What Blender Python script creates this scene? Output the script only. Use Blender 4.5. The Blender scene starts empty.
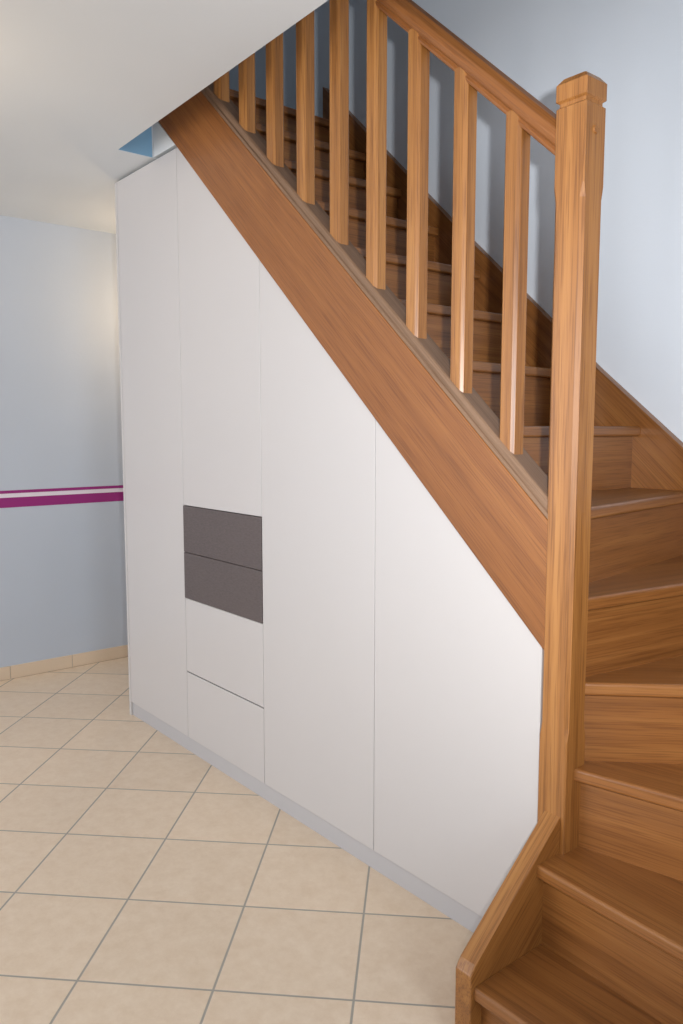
import bpy, bmesh, math, random
from mathutils import Vector, Matrix
random.seed(3)
scene=bpy.context.scene
try:
    scene.view_settings.view_transform='Standard'
    scene.view_settings.look='None'
except Exception: pass

# ------------------------------------------------------------ materials
def lin(c):
    return tuple(((v/255)/12.92 if v/255<=.04045 else ((v/255+.055)/1.055)**2.4) for v in c)+(1.,)
def new_mat(name):
    m=bpy.data.materials.new(name); m.use_nodes=True
    nt=m.node_tree; b=nt.nodes['Principled BSDF']; return m,nt,b
def N(nt,t,**k):
    n=nt.nodes.new(t)
    for a,v in k.items(): setattr(n,a,v)
    return n
def paint(name,rgb,rough=.6,bump=.02,scale=60,var=.03):
    m,nt,b=new_mat(name); L=nt.links.new
    tc=N(nt,'ShaderNodeNewGeometry')
    no=N(nt,'ShaderNodeTexNoise'); no.inputs['Scale'].default_value=scale; no.inputs['Detail'].default_value=3
    L(tc.outputs['Position'],no.inputs['Vector'])
    n2=N(nt,'ShaderNodeTexNoise'); n2.inputs['Scale'].default_value=1.3; L(tc.outputs['Position'],n2.inputs['Vector'])
    cr=N(nt,'ShaderNodeValToRGB'); c=lin(rgb)
    cr.color_ramp.elements[0].position=.3; cr.color_ramp.elements[1].position=.7
    cr.color_ramp.elements[0].color=tuple(x*(1-var) for x in c[:3])+(1,)
    cr.color_ramp.elements[1].color=tuple(min(1,x*(1+var)) for x in c[:3])+(1,)
    L(n2.outputs['Fac'],cr.inputs['Fac']); L(cr.outputs['Color'],b.inputs['Base Color'])
    b.inputs['Roughness'].default_value=rough
    bp=N(nt,'ShaderNodeBump'); bp.inputs['Strength'].default_value=bump; bp.inputs['Distance'].default_value=.01
    L(no.outputs['Fac'],bp.inputs['Height']); L(bp.outputs['Normal'],b.inputs['Normal'])
    return m
def wood(name,dark,mid,light,rough=.38,coat=.12,pore=.5):
    m,nt,b=new_mat(name); L=nt.links.new
    tc=N(nt,'ShaderNodeTexCoord'); oi=N(nt,'ShaderNodeObjectInfo')
    mul=N(nt,'ShaderNodeMath',operation='MULTIPLY'); mul.inputs[1].default_value=37.; L(oi.outputs['Random'],mul.inputs[0])
    cmb=N(nt,'ShaderNodeCombineXYZ'); 
    for i in range(3): L(mul.outputs[0],cmb.inputs[i])
    add=N(nt,'ShaderNodeVectorMath',operation='ADD'); L(tc.outputs['Object'],add.inputs[0]); L(cmb.outputs[0],add.inputs[1])
    def nz(sc,detail,dist=0.):
        mp=N(nt,'ShaderNodeMapping'); mp.inputs['Scale'].default_value=sc; L(add.outputs[0],mp.inputs['Vector'])
        n=N(nt,'ShaderNodeTexNoise'); n.inputs['Scale'].default_value=1.; n.inputs['Detail'].default_value=detail
        n.inputs['Distortion'].default_value=dist; L(mp.outputs[0],n.inputs['Vector']); return n
    a=nz((.6,34,34),3,.3); f=nz((6,300,300),3); g=nz((.5,3,3),2)
    r1=N(nt,'ShaderNodeValToRGB'); e=r1.color_ramp.elements
    e[0].position=.22; e[0].color=lin(dark); e[1].position=.78; e[1].color=lin(light)
    k=e.new(.5); k.color=lin(mid)
    L(a.outputs['Fac'],r1.inputs['Fac'])
    r2=N(nt,'ShaderNodeValToRGB'); r2.color_ramp.elements[0].position=.36; r2.color_ramp.elements[0].color=(.55,.47,.4,1)
    r2.color_ramp.elements[1].position=.52; r2.color_ramp.elements[1].color=(1,1,1,1); L(f.outputs['Fac'],r2.inputs['Fac'])
    mx=N(nt,'ShaderNodeMix',data_type='RGBA',blend_type='MULTIPLY'); mx.inputs['Factor'].default_value=pore
    L(r1.outputs['Color'],mx.inputs['A']); L(r2.outputs['Color'],mx.inputs['B'])
    r3=N(nt,'ShaderNodeValToRGB'); r3.color_ramp.elements[0].position=.3; r3.color_ramp.elements[0].color=(.92,.9,.88,1)
    r3.color_ramp.elements[1].position=.7; r3.color_ramp.elements[1].color=(1.04,1.04,1.04,1); L(g.outputs['Fac'],r3.inputs['Fac'])
    m2=N(nt,'ShaderNodeMix',data_type='RGBA',blend_type='MULTIPLY'); m2.inputs['Factor'].default_value=1.
    L(mx.outputs['Result'],m2.inputs['A']); L(r3.outputs['Color'],m2.inputs['B'])
    L(m2.outputs['Result'],b.inputs['Base Color'])
    b.inputs['Roughness'].default_value=rough; b.inputs['Coat Weight'].default_value=coat; b.inputs['Coat Roughness'].default_value=.25
    bp=N(nt,'ShaderNodeBump'); bp.inputs['Strength'].default_value=.06; bp.inputs['Distance'].default_value=.002
    L(f.outputs['Fac'],bp.inputs['Height']); L(bp.outputs['Normal'],b.inputs['Normal'])
    return m
M_wood=wood('oak_varnished',(132,85,40),(156,104,52),(176,124,68),pore=.75)
M_string=wood('oak_string',(126,77,35),(141,88,42),(156,102,52),pore=.6)
M_tread=wood('oak_tread',(124,78,37),(143,92,46),(160,109,58),rough=.36,pore=.6)
M_capw=wood('oak_cap_dusty',(108,82,62),(124,96,74),(140,112,90),rough=.6,coat=0.)
M_ceiling=paint('ceiling_paint',(212,216,219),.8)
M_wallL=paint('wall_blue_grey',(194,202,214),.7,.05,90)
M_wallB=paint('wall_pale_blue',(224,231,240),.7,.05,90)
M_blue=paint('reveal_blue',(120,160,190),.7)
M_white=paint('cupboard_lacquer',(196,192,191),.36,.004,200,.01)
M_plinth=paint('plinth_lacquer',(184,182,184),.45,.004,200,.01)
M_gap=paint('cupboard_shadow_gap',(150,146,144),.7,.0,200,.01)
M_mag=paint('stripe_magenta',(150,34,118),.6,.02)
M_wst=paint('stripe_white',(232,222,232),.6,.02)
M_skirt=paint('skirting_tile',(226,204,178),.4,.02,30,.06)
M_grout=paint('skirting_grout',(190,175,158),.8)
def drawer_mat():
    m,nt,b=new_mat('drawer_grey_brown'); L=nt.links.new
    g=N(nt,'ShaderNodeNewGeometry'); mp=N(nt,'ShaderNodeMapping'); mp.inputs['Scale'].default_value=(60,60,260)
    L(g.outputs['Position'],mp.inputs['Vector']); n=N(nt,'ShaderNodeTexNoise'); n.inputs['Scale'].default_value=1; n.inputs['Detail'].default_value=3
    L(mp.outputs[0],n.inputs['Vector']); cr=N(nt,'ShaderNodeValToRGB')
    cr.color_ramp.elements[0].position=.3; cr.color_ramp.elements[0].color=lin((82,73,72))
    cr.color_ramp.elements[1].position=.7; cr.color_ramp.elements[1].color=lin((96,86,85))
    L(n.outputs['Fac'],cr.inputs['Fac']); L(cr.outputs['Color'],b.inputs['Base Color']); b.inputs['Roughness'].default_value=.5
    return m
M_dark=drawer_mat()
def tile_mat():
    m,nt,b=new_mat('floor_tiles_beige'); L=nt.links.new
    S=.339; gx,gy=1.637,-.402
    g=N(nt,'ShaderNodeNewGeometry')
    mp=N(nt,'ShaderNodeMapping',vector_type='TEXTURE'); mp.inputs['Location'].default_value=(gx,gy,0)
    mp.inputs['Rotation'].default_value=(0,0,math.radians(45)); mp.inputs['Scale'].default_value=(S,S,S)
    L(g.outputs['Position'],mp.inputs['Vector'])
    sp=N(nt,'ShaderNodeSeparateXYZ'); L(mp.outputs[0],sp.inputs[0])
    ds=[];fl=[]
    for i in (0,1):
        f=N(nt,'ShaderNodeMath',operation='FRACT'); L(sp.outputs[i],f.inputs[0])
        inv=N(nt,'ShaderNodeMath',operation='SUBTRACT'); inv.inputs[0].default_value=1.; L(f.outputs[0],inv.inputs[1])
        mn=N(nt,'ShaderNodeMath',operation='MINIMUM'); L(f.outputs[0],mn.inputs[0]); L(inv.outputs[0],mn.inputs[1]); ds.append(mn)
        q=N(nt,'ShaderNodeMath',operation='FLOOR'); L(sp.outputs[i],q.inputs[0]); fl.append(q)
    mn=N(nt,'ShaderNodeMath',operation='MINIMUM'); L(ds[0].outputs[0],mn.inputs[0]); L(ds[1].outputs[0],mn.inputs[1])
    mr=N(nt,'ShaderNodeMapRange'); mr.inputs['From Min'].default_value=.0065; mr.inputs['From Max'].default_value=.0105
    L(mn.outputs[0],mr.inputs['Value'])
    cb=N(nt,'ShaderNodeCombineXYZ'); L(fl[0].outputs[0],cb.inputs[0]); L(fl[1].outputs[0],cb.inputs[1])
    wn=N(nt,'ShaderNodeTexWhiteNoise',noise_dimensions='3D'); L(cb.outputs[0],wn.inputs['Vector'])
    ad=N(nt,'ShaderNodeVectorMath',operation='MULTIPLY_ADD'); ad.inputs[1].default_value=(9,9,9); L(wn.outputs['Color'],ad.inputs[0]); L(g.outputs['Position'],ad.inputs[2])
    n1=N(nt,'ShaderNodeTexNoise'); n1.inputs['Scale'].default_value=22; n1.inputs['Detail'].default_value=8; n1.inputs['Roughness'].default_value=.75
    L(ad.outputs[0],n1.inputs['Vector'])
    cr=N(nt,'ShaderNodeValToRGB'); e=cr.color_ramp.elements
    e[0].position=.3; e[0].color=lin((220,196,169)); e[1].position=.7; e[1].color=lin((233,213,189))
    L(n1.outputs['Fac'],cr.inputs['Fac'])
    hv=N(nt,'ShaderNodeMapRange'); hv.inputs['To Min'].default_value=.96; hv.inputs['To Max'].default_value=1.03; L(wn.outputs['Value'],hv.inputs['Value'])
    vm=N(nt,'ShaderNodeVectorMath',operation='SCALE'); L(cr.outputs['Color'],vm.inputs[0]); L(hv.outputs[0],vm.inputs['Scale'])
    mx=N(nt,'ShaderNodeMix',data_type='RGBA'); mx.inputs['A'].default_value=lin((162,156,146)); L(vm.outputs[0],mx.inputs['B']); L(mr.outputs[0],mx.inputs['Factor'])
    L(mx.outputs['Result'],b.inputs['Base Color'])
    rr=N(nt,'ShaderNodeMapRange'); rr.inputs['To Min'].default_value=.8; rr.inputs['To Max'].default_value=.36; L(mr.outputs[0],rr.inputs['Value']); L(rr.outputs[0],b.inputs['Roughness'])
    ma=N(nt,'ShaderNodeMath',operation='MULTIPLY_ADD'); ma.inputs[1].default_value=.08; L(n1.outputs['Fac'],ma.inputs[0]); L(mr.outputs[0],ma.inputs[2])
    bp=N(nt,'ShaderNodeBump'); bp.inputs['Strength'].default_value=.35; bp.inputs['Distance'].default_value=.003
    L(ma.outputs[0],bp.inputs['Height']); L(bp.outputs['Normal'],b.inputs['Normal'])
    return m
M_tile=tile_mat()

# ------------------------------------------------------------ geometry helpers
def link(me,name,mat,parent=None):
    o=bpy.data.objects.new(name,me); scene.collection.objects.link(o)
    if mat: me.materials.append(mat)
    if parent: o.parent=parent
    return o
def grain(o,d):
    x=Vector(d).normalized(); up=Vector((0,0,1)) if abs(x.z)<.9 else Vector((1,0,0))
    y=up.cross(x).normalized(); z=x.cross(y)
    R=Matrix((x,y,z)).transposed().to_4x4()
    o.data.transform(R.inverted()); o.matrix_basis=R
def bev(o,w,seg=2):
    if w: 
        md=o.modifiers.new('bevel','BEVEL'); md.width=w; md.segments=seg; md.limit_method='ANGLE'; md.angle_limit=math.radians(35)
        for p in o.data.polygons: p.use_smooth=False
def prism(name,pts,vec,mat,parent=None,bevel=0,g=None,seg=2):
    bm=bmesh.new(); v=Vector(vec)
    a=[bm.verts.new(Vector(p)) for p in pts]; b_=[bm.verts.new(Vector(p)+v) for p in pts]
    bm.faces.new(a); bm.faces.new(b_[::-1]); n=len(pts)
    for i in range(n): bm.faces.new((a[i],b_[i],b_[(i+1)%n],a[(i+1)%n]))
    bmesh.ops.recalc_face_normals(bm,faces=bm.faces)
    me=bpy.data.meshes.new(name); bm.to_mesh(me); bm.free()
    o=link(me,name,mat,parent)
    if g: grain(o,g)
    bev(o,bevel,seg); return o
def box(name,x0,x1,y0,y1,z0,z1,mat,parent=None,bevel=0,g=None):
    return prism(name,[(x0,y0,z0),(x1,y0,z0),(x1,y1,z0),(x0,y1,z0)],(0,0,z1-z0),mat,parent,bevel,g)
def xz(name,pts,y0,y1,mat,parent=None,bevel=0,g=None):
    return prism(name,[(x,y0,z) for x,z in pts],(0,y1-y0,0),mat,parent,bevel,g)
def yz(name,pts,x0,x1,mat,parent=None,bevel=0,g=None):
    return prism(name,[(x0,y,z) for y,z in pts],(x1-x0,0,0),mat,parent,bevel,g)
def empty(name):
    e=bpy.data.objects.new(name,None); scene.collection.objects.link(e); e.empty_display_size=.1; return e
def loft(name,loops,mat,parent,g=None,bevel=0):
    bm=bmesh.new(); L=[[bm.verts.new(p) for p in lp] for lp in loops]; n=len(L[0])
    for a,b_ in zip(L,L[1:]):
        for i in range(n): bm.faces.new((a[i],a[(i+1)%n],b_[(i+1)%n],b_[i]))
    bm.faces.new(L[0][::-1]); bm.faces.new(L[-1])
    bmesh.ops.remove_doubles(bm,verts=bm.verts,dist=1e-6)
    bmesh.ops.recalc_face_normals(bm,faces=bm.faces)
    me=bpy.data.meshes.new(name); bm.to_mesh(me); bm.free(); o=link(me,name,mat,parent)
    if g: grain(o,g)
    bev(o,bevel); return o
def sq(cx,cy,h,c,z):
    c=max(c,.0008)
    p=[(-h+c,-h),(h-c,-h),(h,-h+c),(h,h-c),(h-c,h),(-h+c,h),(-h,h-c),(-h,-h+c)]
    return [(cx+a,cy+b_,z) for a,b_ in p]

# ------------------------------------------------------------ room
CZ=2.434; XL=-.914; YB=.906; XR=3.235; W=.872
box('floor',XL-.1,5.6,-5.2,YB+.1,-.1,0,M_tile)
ceil=prism('ceiling',[(XL-.1,-5.2,CZ),(5.6,-5.2,CZ),(5.6,-.23,CZ),(3.235,-.23,CZ),(.375,-.15,CZ),(.375,YB,CZ),(XL-.1,YB,CZ)],(0,0,.31),M_ceiling)
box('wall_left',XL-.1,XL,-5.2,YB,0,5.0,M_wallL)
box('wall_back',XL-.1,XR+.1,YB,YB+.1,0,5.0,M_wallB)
box('wall_right',XR,XR+.1,-.5,YB,0,5.0,M_wallB)
box('ceiling_upper',XL-.1,5.6,-5.2,YB+.1,5.0,5.1,M_ceiling)
box('trim_opening',.375,.378,-.148,-.004,CZ+.002,2.74,M_blue)
xz('trim_fascia',[(.379,CZ+.002),(.565,CZ+.002),(.379,2.60)],.0,.02,M_ceiling)
st=empty('wall_stripes')
box('stripe_thin',XL,XL+.0015,-5.1,YB-.005,1.003,1.019,M_mag,st)
box('stripe_light',XL,XL+.0012,-5.1,YB-.005,.981,1.003,M_wst,st)
box('stripe_thick',XL,XL+.0015,-5.1,YB-.005,.928,.981,M_mag,st)
sk=empty('baseboard_left')
y=-5.0; i=0
while y<YB-.01:
    y2=min(y+.338,YB-.012); box('skirting_tile_%d'%i,XL,XL+.009,y,y2-.004,.002,.072,M_skirt,sk,.0015); y+=.338; i+=1
box('skirting_joint',XL,XL+.006,-5.0,YB-.012,0,.070,M_grout,sk)

# ------------------------------------------------------------ staircase
SL=.913
def sb(x): return .826+SL*(2.337-x)
def sf(x): return 1.135+.918*(2.337-x)
def ct(x): return sf(x)+.044
def rbz(x): return 1.945+.910*(2.33-x)
sdir=(-1,0,SL)
stair=empty('staircase')
x0,x1=.14,2.345
xz('outer_string',[(x1,sb(x1)),(x1,sf(x1)),(x0,sf(x0)),(x0,sb(x0))],-.008,.034,M_string,stair,.002,sdir)
def sweep(name,prof,xa,xb,zf,mat,g,bevel=0):
    return loft(name,[[(xa,yy,zf(xa)+zz) for yy,zz in prof],[(xb,yy,zf(xb)+zz) for yy,zz in prof]],mat,stair,g,bevel)
sweep('string_cap',[(-.004,-.002),(-.008,.003),(-.008,.014),(-.002,.018),(-.002,.038),(.003,.044),(.066,.044),(.070,.038),(.070,-.002)],x1,x0,sf,M_capw,sdir,.0012)
prof=[(.008,.0),(.052,.0),(.056,.010),(.052,.018),(.060,.026),(.067,.042),(.065,.062),(.052,.078),(.030,.084),(.008,.078),(-.005,.062),(-.007,.042),(.0,.026),(.008,.018),(.004,.010)]
sweep('handrail',[(yy,zz-.004) for yy,zz in prof],x1,x0,rbz,M_string,sdir,.002)
n=0; x=2.203
while x>.3:
    zb=ct(x)-.03; zt=rbz(x)+.02; h=.0240; cy=.027
    loft('baluster_%d'%n,[sq(x,cy,h,.008,zb),sq(x,cy,h,.008,zt)],M_wood,stair,(0,0,1),.0012)
    n+=1; x-=.1665
nx,ny,nh=2.373,.028,.0385
P=[(0,.0),(.62,.0),(.65,.009),(1.84,.009),(1.87,.0),(2.036,.0)]
loops=[sq(nx,ny,nh,max(c,.003),z) for z,c in P]
loops+=[sq(nx,ny,nh-.005,.003,2.040),sq(nx,ny,nh-.005,.003,2.048),sq(nx,ny,nh+.001,.003,2.052),sq(nx,ny,nh+.001,.003,2.086),sq(nx,ny,nh-.010,.003,2.100),sq(nx,ny,.004,.001,2.108)]
loft('newel_post',loops,M_wood,stair,(0,0,1))
bm=bmesh.new(); bmesh.ops.create_cone(bm,cap_ends=True,segments=24,radius1=.011,radius2=.009,depth=.006)
bmesh.ops.rotate(bm,verts=bm.verts,matrix=Matrix.Rotation(math.pi/2,3,'Y')); bmesh.ops.translate(bm,verts=bm.verts,vec=(nx+nh+.001,ny,1.985))
me=bpy.data.meshes.new('peg'); bm.to_mesh(me); bm.free(); link(me,'newel_peg',M_wood,stair)
yz('lower_string',[(-.315,0),(-.315,.178),(-.30,.198),(-.008,.440),(.0,.440),(.0,0)],2.355,2.400,M_wood,stair,.003,(0,1,.85))
XO=3.205
I={1:(2.395,-.305),2:(2.395,-.095),3:(2.40,.022),4:(2.40,.045),5:(2.405,.055),6:(2.352,.03),7:(2.06,.03),8:(1.82,.03),9:(1.59,.03)}
O={1:(XO,-.305),2:(XO,-.145),3:(XO,.195),4:(XO,W),5:(2.535,W),6:(2.250,W),7:(2.055,W),8:(1.759,W),9:(1.583,W)}
for k in range(10,15):
    xx=1.585-.221*(k-9); I[k]=(xx,.03); O[k]=(xx,W)
I[15]=(.378,.03); O[15]=(.378,W)
Z={k:.15+.2*(k-1) for k in range(1,15)}
for k in range(1,15):
    a=Vector(I[k]); b_=Vector(O[k]); d=(b_-a).normalized(); back=Vector((-d.y,d.x))
    a2=Vector(I[k+1]); b2=Vector(O[k+1]); d2=(b2-a2).normalized(); bk2=Vector((-d2.y,d2.x)) if k<14 else Vector((0,0))
    off=.035
    p=[a,b_,b2+bk2*off,a2+bk2*off]
    if k==3: p=[a,b_,Vector((XO,W)),Vector((XO-.05,W)),a2+bk2*off]
    zt=Z[k]; gd=(d.x,d.y,0) if k>1 else (1,0,0)
    prism('tread_%d'%k,[(q.x,q.y,zt-.032) for q in p],(0,0,.032),M_tread,stair,.007,gd,3)
    zr=0 if k==1 else Z[k-1]-.01
    ra=a+back*.026; rb=b_+back*.026
    th=back*.018
    prism('riser_%d'%k,[(ra.x,ra.y,zr),(rb.x,rb.y,zr),(rb.x+th.x,rb.y+th.y,zr),(ra.x+th.x,ra.y+th.y,zr)],(0,0,zt-.03-zr),M_tread,stair,0,gd)
xz('wall_string',[(3.234,.55),(3.234,1.02),(2.60,1.08),(2.200,1.285),(1.890,1.545),(1.215,2.155),(.38,2.935),(.38,2.55),(1.27,1.78),(2.05,1.05),(2.3,.75)],W-.003,YB-.001,M_tread,stair,.002,sdir)
yz('wall_string_return',[(W-.003,.5),(W-.003,1.02),(.35,.80),(-.33,.26),(-.33,0),(.0,0)],3.203,3.234,M_tread,stair,.002,(0,-1,-.7))

# ------------------------------------------------------------ cupboard
cup=empty('under_stair_cupboard')
ZT=2.422; ZB=.066; G=.0012; D=.019
S=[0,.572,1.141,1.734,2.330]
def top(x): return min(ZT,sb(x)-.003)
xk=2.337-(ZT+.003-.826)/SL
def door(name,xa,xb,za,mat=M_white,ztop=None):
    xa+=G; xb-=G; pts=[(xa,za)]
    pts.append((xb,za))
    if ztop: pts+= [(xb,ztop),(xa,ztop)]
    else:
        pts.append((xb,top(xb)))
        if xa<xk<xb: pts.append((xk,ZT))
        pts.append((xa,top(xa)))
    return xz(name,pts,0,D,mat,cup,.0012)
box('side_panel',-.002,.017,-.0,.60,.0,ZT,M_white,cup,.001)
door('door_1',.019,S[1],ZB)
door('door_2',S[1],S[2],1.036+G)
door('door_3',S[2],S[3],ZB)
door('door_4',S[3],S[4],ZB)
a,b_=S[1],S[2]
xz('drawer_front_dark_1',[(a+G,.846+G),(b_-G,.846+G),(b_-G,1.036-G),(a+G,1.036-G)],-.003,D,M_dark,cup,.001)
xz('drawer_front_dark_2',[(a+G,.656+G),(b_-G,.656+G),(b_-G,.846-G),(a+G,.846-G)],-.003,D,M_dark,cup,.001)
door('drawer_front_white_1',a,b_,.347+.0025,M_white,.656-G)
door('drawer_front_white_2',a,b_,ZB,M_white,.347-.0025)
xz('carcass',[(.02,ZB),(2.325,ZB),(2.325,sb(2.325)-.012),(xk,ZT-.01),(.02,ZT-.01)],D+.001,D+.012,M_gap,cup)
xz('carcass_back',[(.02,ZB),(2.325,ZB),(2.325,sb(2.325)-.07),(xk-.06,ZT-.012),(.02,ZT-.012)],D+.0125,.60,M_white,cup)
box('plinth',.019,2.332,.008,.026,0,ZB-.002,M_plinth,cup,.001)

# ------------------------------------------------------------ camera
f,pi,ya=792.995,math.radians(5.933),math.radians(39.339)
C=Vector((3.446,-1.529,1.34))
hf=Vector((-math.cos(ya),math.sin(ya),0)); R=Vector((math.sin(ya),math.cos(ya),0))
F=hf*math.cos(pi)+Vector((0,0,-math.sin(pi))); U=hf*math.sin(pi)+Vector((0,0,math.cos(pi)))
cd=bpy.data.cameras.new('camera'); cam=bpy.data.objects.new('camera',cd); scene.collection.objects.link(cam)
cam.matrix_world=Matrix((R,U,-F)).transposed().to_4x4(); cam.location=C
cd.sensor_fit='VERTICAL'; cd.sensor_height=36; cd.sensor_width=24; cd.lens=f/1024*36; cd.clip_start=.05
scene.camera=cam

# ------------------------------------------------------------ lights
def light(name,kind,loc,power,col,size=.1,target=None,size_y=None):
    l=bpy.data.lights.new(name,kind); l.energy=power; l.color=col
    if kind=='AREA':
        l.size=size
        if size_y: l.shape='RECTANGLE'; l.size_y=size_y
    else: l.shadow_soft_size=size
    o=bpy.data.objects.new(name,l); scene.collection.objects.link(o); o.location=loc
    if target is not None: o.rotation_euler=(Vector(target)-Vector(loc)).to_track_quat('-Z','Y').to_euler()
    return o
fl=C+R*.10+U*.07-F*.02
fo=light('flash','SPOT',fl,205,(.98,.99,1),.02,(2.05,.88,1.7)); fo.data.spot_size=math.radians(100); fo.data.spot_blend=1
light('window_light','AREA',(.6,-4.6,1.5),90,(.96,.975,1),2.4,(.6,0,1.3),1.9)
light('window_light_side','AREA',(5.0,-1.1,1.6),46,(.82,.91,1),1.0,(2.0,.6,1.6),1.6)
light('hall_lamp','POINT',(-.5,.5,2.0),5,(1,.72,.42),.05)
light('pendant_lamp','POINT',(.85,-1.05,2.08),3.2,(1,.78,.52),.1)
w=bpy.data.worlds.new('world'); scene.world=w; w.use_nodes=True
w.node_tree.nodes['Background'].inputs[0].default_value=(.88,.94,1,1); w.node_tree.nodes['Background'].inputs[1].default_value=.28
